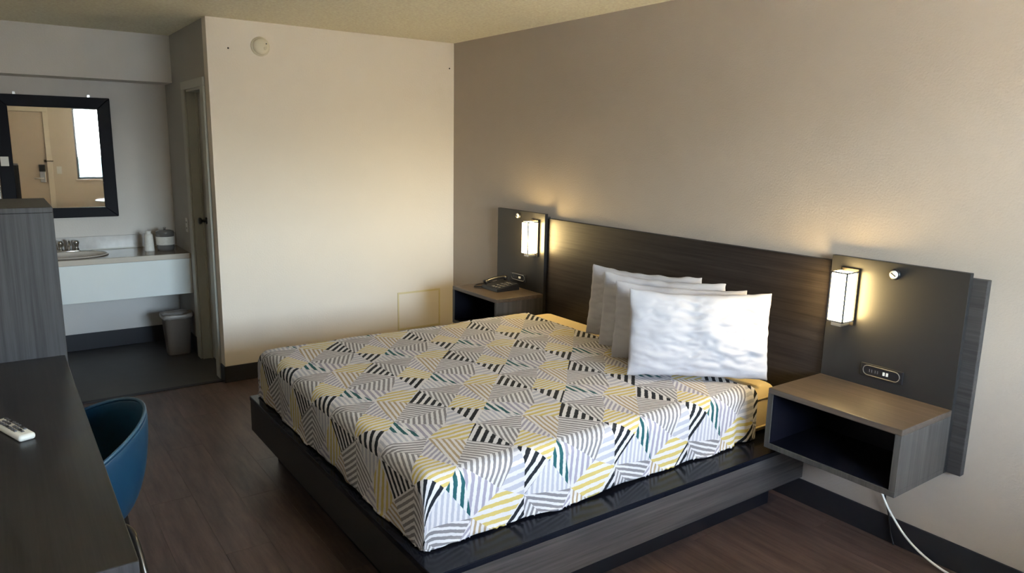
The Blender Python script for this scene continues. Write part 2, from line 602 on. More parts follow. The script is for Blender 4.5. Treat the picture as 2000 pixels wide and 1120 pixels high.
# ================================================================== THE BED
BY0, BY1 = -3.315, -1.345       # platform sides
BX0 = -2.045                    # platform foot
DECKZ = 0.345
bed = thing('platform_bed', 'low black platform bed base with grey wood side rail', 'bed', (-1.02, -2.33, 0))
obj('deck', BX((BX0, BY0, DECKZ - 0.024), (-0.062, BY1, DECKZ), 0.003), DECK, bed)
obj('side_rail', BX((BX0 + 0.020, BY0 + 0.004, 0.157), (-0.062, BY0 + 0.026, DECKZ - 0.024), 0.002), FASC, bed)
obj('side_rail', BX((BX0 + 0.020, BY1 - 0.026, 0.157), (-0.062, BY1 - 0.004, DECKZ - 0.024), 0.002), FASC, bed)
obj('foot_rail', BX((BX0 + 0.002, BY0 + 0.004, 0.157), (BX0 + 0.020, BY1 - 0.004, DECKZ - 0.024), 0.002), BLACKLAM, bed)
bm = B()
PX0, PX1, PY0, PY1 = BX0 + 0.10, -0.145, -3.197, -1.46
box(bm, (PX0, PY0, 0), (PX1, PY0 + 0.02, 0.30), 0.002)
box(bm, (PX0, PY1 - 0.02, 0), (PX1, PY1, 0.30), 0.002)
box(bm, (PX0, PY0 + 0.02, 0), (PX0 + 0.02, PY1 - 0.02, 0.30), 0.002)
box(bm, (PX1 - 0.02, PY0 + 0.02, 0), (PX1, PY1 - 0.02, 0.30), 0.002)
obj('plinth', bm, mat('plinth_black', (0.008, 0.008, 0.012), 0.5, spec=0.25), bed)

# ---- mattress
MX0, MX1, MY0, MY1, MZ1 = -1.980, -0.075, -3.160, -1.390, 0.581
bm = BX((MX0, MY0, DECKZ + 0.0005), (MX1, MY1, MZ1), 0.055, 5)
ma = thing('mattress', 'thick mattress in a golden sheet, bare at the headboard end', 'mattress', ((MX0 + MX1) / 2, (MY0 + MY1) / 2, DECKZ))
obj('mattress_body', bm, SHEET, ma, True)
bm = B()
for zz in (DECKZ + 0.045, MZ1 - 0.05):
    e = 0.003
    tube(bm, [(MX1 - .05, MY0 - e, zz), (MX0 + .055, MY0 - e, zz), (MX0 + .014, MY0 + .014, zz), (MX0 - e, MY0 + .055, zz), (MX0 - e, MY1 - .055, zz), (MX0 + .014, MY1 - .014, zz), (MX0 + .055, MY1 + e, zz), (MX1 - .05, MY1 + e, zz)], 0.005, 6)
obj('piping', bm, SHEET, ma, True)

# ---- patterned bedspread: a flat cloth triangulated along its printed facets, folded over the mattress
TS, TT = 0.468, 0.432           # repeat across the bed and along it
S0Y, T0X = -1.505, -1.672       # where the repeat is anchored
I0, A_, I2, J2 = (.13, -.08), (-.12, .17), (.43, .17), (.65, .42)
A1, YT, D0, C_ = (.88, .17), (.20, .43), (.50, .57), (.93, .65)
CM, E_ = (-.07, .65), (.77, .93)
I0U, A1U, I2U, I0UR = (.13, .92), (.88, 1.17), (.43, 1.17), (1.13, .92)
charc, grey, pale = (.016, .019, .024), (.215, .205, .215), (.40, .40, .46)
must, teal, lil, brown = (.52, .41, .14), (.018, .095, .105), (.31, .29, .36), (.36, .275, .18)
q = 0.7071
FACETS = [  # triangle, stripe normal, repeat in metres, stripe colour, dark share
    ((I0, I2, A_), (q, q), .0315, charc, .52),
    ((I2, A1, J2), (q, q), .0330, charc, .50),
    ((I2, J2, YT), (1, .15), .023, must, .50),
    ((J2, D0, YT), (1, .15), .023, must, .50),
    ((J2, A1, C_), (.1, 1), .022, pale, .50),
    ((J2, C_, D0), (.1, 1), .030, teal, .50),
    ((D0, C_, E_), (.15, 1), .027, lil, .48),
    ((C_, I0UR, E_), (1, 0), .031, must, .50),
    ((I0UR, A1U, E_), (1, 0), .031, must, .50),
    ((E_, A1U, I2U), (1, .1), .034, pale, .55),
    ((D0, E_, I2U), (.45, .89), .021, grey, .50),
    ((D0, I2U, I0U), (-.6, .8), .021, grey, .52),
    ((D0, I0U, CM), (.2, 1), .021, brown, .45),
    ((D0, CM, YT), (.8, .6), .020, lil, .50),
    ((YT, CM, A_), (.95, -.3), .021, grey, .55),
    ((YT, A_, I2), (.35, .94), .019, grey, .50),
]
RF = 0.05                                   # fold radius
CUT = PI * RF / 2
TOPZ = 0.601
EYL, EYR, EXF, EXH = -1.372, -3.182, -2.003, -0.275
DROP = CUT + (TOPZ - RF - DECKZ - 0.004)


def build_spread():
    NSUB = 8
    bm = bmesh.new()
    lay = bm.faces.layers.int.new('facet')
    cache = {}

    def vert(x, y):
        k = (round(x, 4), round(y, 4))
        if k not in cache:
            cache[k] = bm.verts.new((x, y, 0))
        return cache[k]
    # flat coordinates: X = cloth position along the bed, Y = cloth position across (world axes, metres)
    xlo, xhi = EXF + RF - DROP, EXH
    ylo, yhi = EYR + RF - DROP, EYL - RF + DROP
    si0, si1 = math.floor((S0Y - yhi) / TS) - 1, math.ceil((S0Y - ylo) / TS) + 1
    ti0, ti1 = math.floor((xlo - T0X) / TT) - 1, math.ceil((xhi - T0X) / TT) + 1
    for si in range(si0, si1 + 1):
        for ti in range(ti0, ti1 + 1):
            for fi, fc in enumerate(FACETS):
                P = [(T0X + (ti + b) * TT, S0Y - (si + a) * TS) for a, b in fc[0]]
                if max(p[0] for p in P) < xlo - .01 or min(p[0] for p in P) > xhi + .01:
                    continue
                if max(p[1] for p in P) < ylo - .01 or min(p[1] for p in P) > yhi + .01:
                    continue

                def pt(i, j):
                    k = NSUB - i - j
                    return vert((P[0][0] * k + P[1][0] * i + P[2][0] * j) / NSUB, (P[0][1] * k + P[1][1] * i + P[2][1] * j) / NSUB)
                for i in range(NSUB):
                    for j in range(NSUB - i):
                        tr = [(pt(i, j), pt(i + 1, j), pt(i, j + 1))]
                        if i + j < NSUB - 1:
                            tr.append((pt(i + 1, j), pt(i + 1, j + 1), pt(i, j + 1)))
                        for t3 in tr:
                            fa = bm.faces.new(t3)
                            fa[lay] = fi
    xc = EXF + RF - CUT
    ycr, ycl = EYR + RF - CUT, EYL - RF + CUT

    def cut(co, no, clear):
        bmesh.ops.bisect_plane(bm, geom=bm.verts[:] + bm.edges[:] + bm.faces[:], plane_co=co, plane_no=no, clear_outer=clear)
    cut((xlo, 0, 0), (-1, 0, 0), True)
    cut((xhi, 0, 0), (1, 0, 0), True)
    cut((0, ylo, 0), (0, -1, 0), True)
    cut((0, yhi, 0), (0, 1, 0), True)
    for co, no in (((xc, 0, 0), (-1, 0, 0)), ((0, ycr, 0), (0, -1, 0)), ((0, ycl, 0), (0, 1, 0))):
        cut(co, no, False)
    kill = []
    for f_ in bm.faces:
        c = f_.calc_center_median()
        if c.x < xc and (c.y < ycr or c.y > ycl):
            kill.append(f_)
    bmesh.ops.delete(bm, geom=kill, context='FACES')
    # normals up
    for f_ in bm.faces:
        f_.normal_update()
        if f_.normal.z < 0:
            f_.normal_flip()
    uv = bm.loops.layers.uv.new('cloth')
    for f_ in bm.faces:
        for l in f_.loops:
            l[uv].uv = (l.vert.co.x, l.vert.co.y)

    def g(d):
        if d <= 0:
            return d, 0.0
        if d < CUT:
            return RF * math.sin(d / RF), RF * (1 - math.cos(d / RF))
        return RF, RF + d - CUT
    for v in bm.verts:
        X, Y = v.co.x, v.co.y
        dx = (EXF + RF) - X
        ox, hx = g(dx)
        x_ = (EXF + RF) - ox
        if Y < (EYL + EYR) / 2:
            oy, hy = g((EYR + RF) - Y)
            y_ = (EYR + RF) - oy
            sy = -1
        else:
            oy, hy = g(Y - (EYL - RF))
            y_ = (EYL - RF) + oy
            sy = 1
        drop = hx + hy
        z = TOPZ - drop
        # loose quilted surface
        n1 = noise.noise(Vector((X * 3.1, Y * 3.1, 0.3)))
        n2 = noise.noise(Vector((X * 9.0, Y * 9.0, 4.7)))
        n3 = noise.noise(Vector((X * 22.0, Y * 22.0, 9.1)))
        z += (0.006 * n1 + 0.004 * n2 + 0.0015 * n3) * (1 if drop < RF else 0.3)
        # the skirt: soft vertical folds that grow towards the hem, a scalloped hem
        k = max(0.0, min(1.0, (drop - 0.02) / 0.22))
        fall = (X - xc) if hy > hx else min(Y - ycr, ycl - Y)      # folds die out at the sewn corners
        fall = max(0.0, min(1.0, fall / 0.10))
        fall = fall * fall * (3 - 2 * fall)
        k *= fall
        if hy > hx:
            w = noise.noise(Vector((X * 5.5, 1.7 * sy, 0.5 + Y * .6))) * 0.017 + noise.noise(Vector((X * 15.0, 7.7 * sy, Y * 2.5))) * 0.007
            y_ += sy * (0.008 * k + max(-0.012, w) * k)
            z += k * k * (0.020 * noise.noise(Vector((X * 4.2, 3.3 * sy, 2.0))) + 0.006 * noise.noise(Vector((X * 14, 3.3, 6.0))))
            cr = (X + 0.39) / 0.035                 # deep crease near the head end
            if sy < 0:
                y_ += 0.030 * k * math.exp(-cr * cr)
        elif hx > 0:
            w = noise.noise(Vector((2.9, Y * 5.5, X * .6))) * 0.015 + noise.noise(Vector((8.1, Y * 15.0, X * 2.5))) * 0.006
            x_ -= 0.008 * k + max(-0.012, w) * k
            z += k * k * (0.018 * noise.noise(Vector((5.5, Y * 4.2, 2.0))) + 0.006 * noise.noise(Vector((1.1, Y * 14, 6.0))))
        else:
            # head end sinks towards the sheet
            e = max(0.0, 1 - (EXH - X) / 0.03)
            z -= 0.008 * e * e
        zmin = DECKZ + 0.0075 + 0.002 * (n2 + 1)
        if hx > 0.2 and hx > hy:
            zmin -= 0.0
        if z < zmin:
            over = zmin - z
            z = zmin + 0.12 * over
            if hy >= hx:
                y_ += sy * over * 0.55 * fall
            if hx >= hy:
                x_ -= over * 0.35 * fall
        v.co = (x_, y_, z)
    bmesh.ops.remove_doubles(bm, verts=bm.verts, dist=0.0006)
    me = bpy.data.meshes.new('bedspread_cloth')
    ids = [f_[lay] for f_ in bm.faces]
    bm.to_mesh(me)
    bm.free()
    for p in me.polygons:
        p.use_smooth = True
    me.attributes.new('stripe_dir', 'FLOAT_VECTOR', 'FACE')
    me.attributes.new('stripe_col', 'FLOAT_COLOR', 'FACE')
    me.attributes.new('stripe_duty', 'FLOAT', 'FACE')
    ad, ac, du = me.attributes['stripe_dir'], me.attributes['stripe_col'], me.attributes['stripe_duty']
    for i, fi in enumerate(ids):
        _, nn, per, col, duty = FACETS[fi]
        ln = math.hypot(*nn)
        # cloth uv = (world x, world y): along-bed (t) is x, across (s) is -y
        ad.data[i].vector = (nn[1] / ln / per, -nn[0] / ln / per, 0)
        ac.data[i].color = (*col, 1)
        du.data[i].value = duty
    return me


def spread_mat():
    m = bpy.data.materials.new('striped_facet_print')
    m.use_nodes = True
    nt = m.node_tree
    L = nt.links.new
    b = nt.nodes['Principled BSDF']
    b.inputs['Roughness'].default_value = 0.85
    b.inputs['Specular IOR Level'].default_value = 0.2
    uv = nt.nodes.new('ShaderNodeUVMap')
    uv.uv_map = 'cloth'
    a1 = nt.nodes.new('ShaderNodeAttribute')
    a1.attribute_name = 'stripe_dir'
    a2 = nt.nodes.new('ShaderNodeAttribute')
    a2.attribute_name = 'stripe_col'
    a3 = nt.nodes.new('ShaderNodeAttribute')
    a3.attribute_name = 'stripe_duty'
    dt = nt.nodes.new('ShaderNodeVectorMath')
    dt.operation = 'DOT_PRODUCT'
    L(uv.outputs[0], dt.inputs[0])
    L(a1.outputs['Vector'], dt.inputs[1])
    nz = nt.nodes.new('ShaderNodeTexNoise')
    nz.inputs['Scale'].default_value = 60
    L(uv.outputs[0], nz.inputs['Vector'])
    j = nt.nodes.new('ShaderNodeMath')
    j.operation = 'MULTIPLY_ADD'
    j.inputs[1].default_value = 0.22
    L(nz.outputs['Fac'], j.inputs[0])
    L(dt.outputs['Value'], j.inputs[2])
    fr = nt.nodes.new('ShaderNodeMath')
    fr.operation = 'FRACT'
    L(j.outputs[0], fr.inputs[0])
    lt = nt.nodes.new('ShaderNodeMath')
    lt.operation = 'LESS_THAN'
    L(fr.outputs[0], lt.inputs[0])
    L(a3.outputs['Fac'], lt.inputs[1])
    mx = nt.nodes.new('ShaderNodeMix')
    mx.data_type = 'RGBA'
    mx.inputs['A'].default_value = (.60, .585, .60, 1)
    L(lt.outputs[0], mx.inputs['Factor'])
    L(a2.outputs['Color'], mx.inputs['B'])
    L(mx.outputs['Result'], b.inputs['Base Color'])
    n2 = nt.nodes.new('ShaderNodeTexNoise')
    n2.inputs['Scale'].default_value = 130
    n2.inputs['Detail'].default_value = 3
    L(uv.outputs[0], n2.inputs['Vector'])
    bp = nt.nodes.new('ShaderNodeBump')
    bp.inputs['Strength'].default_value = 0.35
    bp.inputs['Distance'].default_value = 0.004
    L(n2.outputs['Fac'], bp.inputs['Height'])
    L(bp.outputs['Normal'], b.inputs['Normal'])
    return m


me = build_spread()
me.materials.append(spread_mat())
spread = bpy.data.objects.new('bedspread', me)
COL.objects.link(spread)
tag(spread, 'geometric striped bedspread in charcoal, mustard, teal and white over the mattress', 'bedspread')
md = spread.modifiers.new('thickness', 'SOLIDIFY')
md.thickness = 0.006
md.offset = -1


# ---- pillows
def pillow(bl, br, height, thick, lean, seed, label, zb=0.612):
    """stands on its long edge from bl to br (xy on the bed), leaning back by 'lean' degrees away from the camera"""
    blv, brv = Vector((*bl, 0)), Vector((*br, 0))
    w = (brv - blv).length
    bm = B()
    nx, nz = 56, 40
    grid = {}
    for side in (-1, 1):
        for i in range(nx + 1):
            for j in range(nz + 1):
                u, v = 2 * i / nx - 1, 2 * j / nz - 1
                edge = (i in (0, nx)) or (j in (0, nz))
                if edge and side == 1:
                    grid[(1, i, j)] = grid[(-1, i, j)]
                    continue
                pu, pv = abs(u) ** 3.6, abs(v) ** 3.2
                th = max(0.0, (1 - pu) * (1 - pv)) ** 0.55
                # sides bow in a little between the pinched corners
                sx = 1 - 0.025 * (1 - v * v) * abs(u) ** 3
                sz = 1 - 0.045 * (1 - u * u) * abs(v) ** 3
                n = noise.noise(Vector((u * 2.2 + seed, v * 2.0, side * 3.0))) * 0.020
                # creases radiating from corners / running across
                n += noise.noise(Vector((u * 3.0 + seed, v * 11.0 + 2.5 * u, side * 5.0))) * 0.010
                n += noise.noise(Vector((u * 9 + seed, v * 9, side * 7.0))) * 0.004
                # sharp fold lines that run across the case
                for kf, (fu, fv, sl) in enumerate(((1.1, 4.2, 0.5), (1.7, 5.5, -0.7))):
                    rn = noise.noise(Vector((u * fu + seed * 1.7 + kf * 9, v * fv + sl * u * 2, side * 2.0 + kf)))
                    n -= 0.009 * max(0.0, 1 - abs(rn) * 7)
                yy = side * (th * thick / 2 + n * th)
                xx = u * w / 2 * sx + 0.006 * noise.noise(Vector((v * 6, seed, u)))
                zz = v * height / 2 * sz + 0.007 * noise.noise(Vector((u * 6, seed + 4, v)))
                zz += 0.012 * u * u * (v > 0) * v
                grid[(side, i, j)] = bm.verts.new((xx, yy, zz + height / 2))
    for side in (-1, 1):
        for i in range(nx):
            for j in range(nz):
                vv = [grid[(side, i, j)], grid[(side, i + 1, j)], grid[(side, i + 1, j + 1)], grid[(side, i, j + 1)]]
                if side == 1:
                    vv.reverse()
                bm.faces.new(vv)
    c = (blv + brv) / 2
    o = obj('pillow', bm, LINEN, None, True)
    o.location = (c.x, c.y, zb)
    o.rotation_euler = (math.radians(-lean), 0, math.atan2(brv.y - blv.y, brv.x - blv.x))
    tag(o, label, 'pillow', 'white pillows on the bed')
    md_ = o.modifiers.new('soft', 'SUBSURF')
    md_.levels = 1
    md_.render_levels = 1
    return o


pillow((-.346, -2.056), (-.134, -2.680), .395, .108, 8, 1.3, 'white pillow at the back, leaning on the headboard')
pillow((-.454, -2.282), (-.166, -2.868), .395, .104, 7.8, 5.1, 'white pillow second from the headboard, its corner peeking above the front ones')
pillow((-.550, -2.488), (-.172, -3.010), .388, .105, 7.5, 9.7, 'white pillow directly behind the front pillow, mostly hidden')
pillow((-.700, -2.755), (-.192, -3.172), .405, .130, 7, 14.2, 'white pillow at the front of the row, its broad face towards the room')

# ================================================================== HEADBOARD AND NIGHTSTANDS
NY0, NY1, NY2 = -3.347, -3.910, -3.961
LY0, LY1 = -0.730, -1.288
PT, NBZ, NTZ = -0.059, 0.412, 0.678
hb = thing('headboard', 'long dark wood-grain headboard with black end panels on the greige wall', 'headboard', (0, -2.32, 0.35))
obj('centre_panel', BX((-0.034, NY0 - 0.01, 0.35), (-0.0012, LY1 + 0.01, 1.192), 0.002), HEADW, hb)
obj('end_panel', BX((PT, NY1, NBZ), (-0.034, NY0, 1.222), 0.002), BLACKLAM, hb)
obj('end_panel', BX((PT, LY1, NBZ), (-0.034, LY0, 1.222), 0.002), BLACKLAM, hb)
obj('backing_board', BX((-0.033, NY2, NBZ), (-0.0012, NY0 - 0.012, 1.200), 0.002), BACKB, hb)
obj('backing_board', BX((-0.033, LY1 + 0.012, NBZ), (-0.0012, LY0, 1.200), 0.002), BACKB, hb)


def nightstand(y0, y1, label):
    """y0 > y1"""
    t = 0.024
    xf = -0.440
    n = thing('nightstand', label, 'nightstand', ((xf + PT) / 2, (y0 + y1) / 2, NBZ), group='floating nightstands')
    obj('top', BX((xf, y1, NTZ - t), (PT - 0.0005, y0, NTZ), 0.002), NSTX, n)
    obj('bottom', BX((xf, y1, NBZ), (PT - 0.0005, y0, NBZ + t), 0.002), NSTZ, n)
    obj('side_panel', BX((xf, y1, NBZ + t), (PT - 0.0005, y1 + t, NTZ - t), 0.001), NSTZ, n)
    obj('side_panel', BX((xf, y0 - t, NBZ + t), (PT - 0.0005, y0, NTZ - t), 0.001), NSTZ, n)
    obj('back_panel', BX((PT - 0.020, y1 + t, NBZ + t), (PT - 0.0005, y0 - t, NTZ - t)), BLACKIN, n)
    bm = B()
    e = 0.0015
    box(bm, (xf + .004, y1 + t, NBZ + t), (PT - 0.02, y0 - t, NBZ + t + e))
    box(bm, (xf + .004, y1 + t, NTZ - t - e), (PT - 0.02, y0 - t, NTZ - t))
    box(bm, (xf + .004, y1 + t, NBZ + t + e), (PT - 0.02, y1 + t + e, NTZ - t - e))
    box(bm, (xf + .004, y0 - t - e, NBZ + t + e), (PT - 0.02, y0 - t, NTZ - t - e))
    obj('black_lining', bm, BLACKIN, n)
    return n


nightstand(NY0, NY1, 'open box nightstand to the right of the bed, empty on top')
nightstand(LY0, LY1, 'open box nightstand in the far corner, a black telephone on it')


# ---- wall lamps
def lamp(y0, y1, z0, z1, label):
    xb, xf = PT, PT - 0.092
    L_ = thing('wall_lamp', label, 'wall lamp', (PT, (y0 + y1) / 2, z0), group='lit wall lamps on the headboard')
    obj('back_plate', BX((xb - 0.014, y0 - 0.006, z0 - 0.022), (xb, y1 + 0.006, z1 + 0.014), 0.002), BRONZE, L_)
    obj('shade', BX((xf + 0.002, y0 + 0.002, z0), (xb - 0.016, y1 - 0.002, z1 - 0.001), 0.003), LAMPG, L_)
    bm = B()
    s = 0.0030
    for yy in (y0, y1):
        box(bm, (xf - s, yy - s, z0 - .002), (xf + s, yy + s, z1 + .002))
    for zz in (z0, z1):
        box(bm, (xf - s, y0 - s, zz - s), (xf + s, y1 + s, zz + s))
        for yy in (y0, y1):
            box(bm, (xf, yy - s, zz - s), (xb - 0.014, yy + s, zz + s))
    obj('wire_frame', bm, GREYP, L_)
    obj('bottom_cap', BX((xf + 0.012, y0 + 0.012, z0 - 0.022), (xb - 0.014, y1 - 0.012, z0 - 0.003), 0.003), SILVER, L_)
    return L_


lamp(-3.476, -3.406, 0.950, 1.162, 'lit box wall lamp above the right nightstand')
lamp(-1.226, -1.156, 0.950, 1.162, 'lit box wall lamp above the far corner nightstand')


def fitting(y, z, label):
    k = thing('wall_button', label, 'fitting', (PT, y, z), group='round silver fittings on the end panels')
    lathe_bm = lathe(B(), [(0.023, 0), (0.023, -0.006), (0.019, -0.012), (0.017, -0.012)], (PT, y, z), 24, 'x')
    obj('bezel', lathe_bm, BLACKP, k, True)
    obj('disc', lathe(B(), [(0.0165, -0.010), (0.0165, -0.016), (0.013, -0.020)], (PT, y, z), 24, 'x'), WHITEP, k, True)
    bm = B()
    tube(bm, [(PT - 0.021, y + 0.010, z + 0.006), (PT - 0.021, y - 0.010, z - 0.006)], 0.003, 6)
    obj('slot', bm, BLACKP, k)
    return k


fitting(-3.629, 1.176, 'small round silver fitting right of the near wall lamp')
fitting(-0.990, 1.186, 'small round silver fitting left of the far wall lamp')


def outlet(yc, zc, label):
    o = thing('power_outlet', label, 'outlet', (PT, yc, zc), group='black power outlets over the nightstands')
    obj('body', BX((PT - 0.008, yc - 0.090, zc - 0.028), (PT, yc + 0.090, zc + 0.028), 0.004), BLACKP, o)
    bm = B()
    hw, hh, r = 0.078, 0.021, 0.021
    pts = []
    for k in range(9):
        a = -PI / 2 + PI * k / 8
        pts.append((PT - 0.009, yc - (hw - r) - r * math.cos(a), zc + r * math.sin(a)))
    for k in range(9):
        a = PI / 2 + PI * k / 8
        pts.append((PT - 0.009, yc + (hw - r) - r * math.cos(a), zc + r * math.sin(a)))
    pts.append(pts[0])
    tube(bm, pts, 0.0018, 6, False)
    obj('silver_rim', bm, SILVER, o)
    for dy in (-0.026, -0.012):
        obj('usb_port', BX((PT - 0.011, yc + dy - 0.004, zc - 0.007), (PT - 0.008, yc + dy + 0.004, zc + 0.007)), WHITEP, o)
    for dy in (0.02, 0.045):
        bm = B()
        for dd in (-0.005, 0.005):
            box(bm, (PT - 0.0095, yc + dy + dd - 0.0015, zc - 0.007), (PT - 0.008, yc + dy + dd + 0.0015, zc + 0.005))
        obj('socket', bm, GREYP, o)
    return o


outlet(-3.622, 0.752, 'black power outlet with silver rim above the right nightstand')
outlet(-1.005, 0.752, 'black power outlet behind the telephone')

# ---- telephone
ph = thing('telephone', 'low black desk telephone on the far nightstand', 'telephone', (-0.20, -0.985, NTZ))
bm = B()
vsb = [(-0.300, .105, 0), (-.110, .105, 0), (-.110, -.105, 0), (-.300, -.105, 0)]
v0 = [bm.verts.new((x_, -0.985 + y_, NTZ)) for x_, y_, _ in vsb]
v1 = [bm.verts.new((x_ + (.006 if x_ < -.2 else -.006), -0.985 + y_ * .94, NTZ + (0.022 if x_ < -.2 else .046))) for x_, y_, _ in vsb]
bm.faces.new(v0)
bm.faces.new(v1[::-1])
for k in range(4):
    bm.faces.new((v0[k], v1[k], v1[(k + 1) % 4], v0[(k + 1) % 4]))
bmesh.ops.recalc_face_normals(bm, faces=bm.faces)
bmesh.ops.bevel(bm, geom=bm.edges[:], offset=.004, segments=2, affect='EDGES')
obj('base', bm, BLACKP, ph)
bm = B()
hy = -0.925
tube(bm, catmull([(-.295, hy, NTZ + .043), (-.270, hy, NTZ + .054), (-.205, hy, NTZ + .066), (-.140, hy, NTZ + .068), (-.115, hy, NTZ + .060)], 5), [0.019] * 4 + [0.013] * 13 + [0.018] * 4, 12)
obj('handset', bm, BLACKP, ph, True)
bm = B()
for a in range(3):
    for b_ in range(4):
        xx, yy = -.275 + b_ * .036, -1.065 + a * .034
        zz = NTZ + 0.022 + (xx + .300) / .19 * .024
        box(bm, (xx, yy, zz - .002), (xx + .022, yy + .022, zz + .004), .001, 1)
obj('keypad', bm, GREYP, ph)
bm = B()
tube(bm, catmull([(-.29, -.895, NTZ + .010), (-.33, -.850, NTZ + .005), (-.28, -.795, NTZ + .005), (-.20, -.775, NTZ + .005), (-.12, -.765, NTZ + .005)], 8), 0.004, 6)
obj('cord', bm, BLACKP, ph, True)

# ---- cables
bm = B()
tube(bm, catmull([(-.030, -3.600, .409), (-.040, -3.640, .310), (-.046, -3.680, .219), (-.050, -3.738, .140), (-.052, -3.812, .070), (-.056, -3.909, .024), (-.064, -4.030, .0065), (-.085, -4.35, .0055), (-.06, -4.8, .0055)], 8), 0.005, 8)
o = obj('white_cable', bm, WHITEP, None, True, origin=(-.05, -3.9, .0))
tag(o, 'thin white cable curving from under the right nightstand down to the floor', 'cable')
bm = B()
tube(bm, catmull([(-.020, -3.660, .410), (-.018, -3.668, .28), (-.016, -3.680, .19), (-.014, -3.70, .13), (-.018, -3.72, .05), (-.022, -3.74, .005)], 6), 0.004, 8)
o = obj('black_cord', bm, BLACKP, None, True, origin=(-.02, -3.68, .0))
tag(o, 'short black cord hanging down the wall beside the white cable', 'cable')

# ================================================================== CREAM WALL
sd = thing('smoke_detector', 'round white smoke detector high on the cream wall', 'smoke detector', (-1.500, 0, 2.283))
obj('base', lathe(B(), [(0.062, 0), (0.062, -0.010), (0.058, -0.014), (0.040, -0.014)], (-1.5, 0, 2.283), 36, 'y'), DETECT, sd, True)
obj('cover', lathe(B(), [(0.053, -0.013), (0.052, -0.030), (0.044, -0.042), (0.026, -0.047), (0.010, -0.048)], (-1.5, 0, 2.283), 36, 'y'), DETECT, sd, True)
obj('test_button', lathe(B(), [(0.012, -0.040), (0.012, -0.049), (0.008, -0.050)], (-1.478, 0, 2.270), 16, 'y'), DETECT, sd, True)
obj('sensor_opening', lathe(B(), [(0.0045, -0.036), (0.0045, -0.0475), (0.003, -0.048)], (-1.472, 0, 2.299), 12, 'y'), GREYP, sd)
for (x_, z_, lb) in ((-1.708, 2.255, 'tiny nail in the cream wall left of the smoke detector'), (-0.044, 2.248, 'tiny nail in the cream wall near the greige corner')):
    o = obj('nail', lathe(B(), [(0.003, 0.002), (0.003, -0.006), (0.006, -0.007), (0.005, -0.009)], (x_, 0, z_), 12, 'y'), BRONZE, None, True, origin=(x_, 0, z_))
    tag(o, lb, 'nail')
ap = thing('access_panel', 'flush rectangular access panel with yellowed edge low on the cream wall', 'access panel', (-0.32, 0, 0.20))
obj('panel', BX((-0.500, -0.003, 0.212), (-0.140, 0, 0.492), 0.001), CREAM, ap)
for lo, hi in (((-0.512, -0.006, 0.492), (-0.128, 0, 0.506)), ((-0.512, -0.006, 0.198), (-0.128, 0, 0.212)), ((-0.512, -0.006, 0.212), (-0.500, 0, 0.492)), ((-0.140, -0.006, 0.212), (-0.128, 0, 0.492))):
    obj('edge_strip', BX(lo, hi, 0.001), PATCHY, ap)

# ================================================================== VANITY ALCOVE
VF, VT, VB = 0.856, 0.802, 0.488
va = thing('sink_vanity', 'white fronted wall-hung vanity with tan marbled counter and basin', 'vanity', (-2.67, 1.13, VB))
SKX, SKY = -2.62, 1.12
# countertop with an oval hole
bm = B()
N = 40
ov = [(SKX + 0.235 * math.cos(2 * PI * k / N), SKY + 0.165 * math.sin(2 * PI * k / N)) for k in range(N)]
cx0, cx1, cy0, cy1 = LEFT_X + .001, SIDE_X - .001, VF + .012, ALC_Y - .001


def rim(k):
    a = 2 * PI * k / N
    c, s = math.cos(a), math.sin(a)
    ts = []
    if c > 1e-6: ts.append((cx1 - SKX) / c)
    if c < -1e-6: ts.append((cx0 - SKX) / c)
    if s > 1e-6: ts.append((cy1 - SKY) / s)
    if s < -1e-6: ts.append((cy0 - SKY) / s)
    t = min(ts)
    return (SKX + c * t, SKY + s * t)


vi = [bm.verts.new((*p, VT)) for p in ov]
vo = [bm.verts.new((*rim(k), VT)) for k in range(N)]
vl = [bm.verts.new((*p, VT - .03)) for p in ov]
corners = {}
for k in range(N):
    k2 = (k + 1) % N
    a, b_ = vo[k].co, vo[k2].co
    if abs(a.x - b_.x) > 1e-5 and abs(a.y - b_.y) > 1e-5:
        cxx = cx1 if max(a.x, b_.x) > cx1 - 1e-5 else cx0
        cyy = cy1 if max(a.y, b_.y) > cy1 - 1e-5 else cy0
        cv = bm.verts.new((cxx, cyy, VT))
        bm.faces.new((vi[k], vo[k], cv, vo[k2], vi[k2]))
    else:
        bm.faces.new((vi[k], vo[k], vo[k2], vi[k2]))
    bm.faces.new((vi[k], vi[k2], vl[k2], vl[k]))
bmesh.ops.recalc_face_normals(bm, faces=bm.faces)
ctop = obj('countertop', bm, COUNTER, va)
bm = B()
box(bm, (cx0, VF, VT - 0.038), (cx1, VF + 0.014, VT + 0.003), 0.005, 3)
obj('counter_edge', bm, CEDGE, va)
obj('apron', BX((cx0, VF + 0.016, VB), (cx1, VF + 0.034, VT - 0.004), 0.002), APRON, va)
obj('apron_return', BX((cx0, VF + 0.034, VB), (cx1, VF + 0.06, VB + 0.02), 0.001), APRON, va)
bs = obj('backsplash', BX((cx0, ALC_Y - 0.020, VT), (cx1, ALC_Y - .001, VT + 0.105), 0.004), SPLASH, va)
obj('caulk_line', BX((cx0, ALC_Y - 0.026, VT), (cx1, ALC_Y - 0.020, VT + 0.008), 0.002), WHITEP, bs)
bm = B()
rings = []
for fr, dz in ((1.06, .004), (1.03, .012), (0.97, .006), (0.90, -.03), (0.74, -.09), (0.45, -.125), (0.10, -.130)):
    rings.append([bm.verts.new((SKX + .235 * fr * math.cos(2 * PI * k / N), SKY + .165 * fr * math.sin(2 * PI * k / N), VT + dz)) for k in range(N)])
for a, b_ in zip(rings, rings[1:]):
    for k in range(N):
        bm.faces.new((a[k], a[(k + 1) % N], b_[(k + 1) % N], b_[k]))
bm.faces.new(rings[-1])
bmesh.ops.recalc_face_normals(bm, faces=bm.faces)
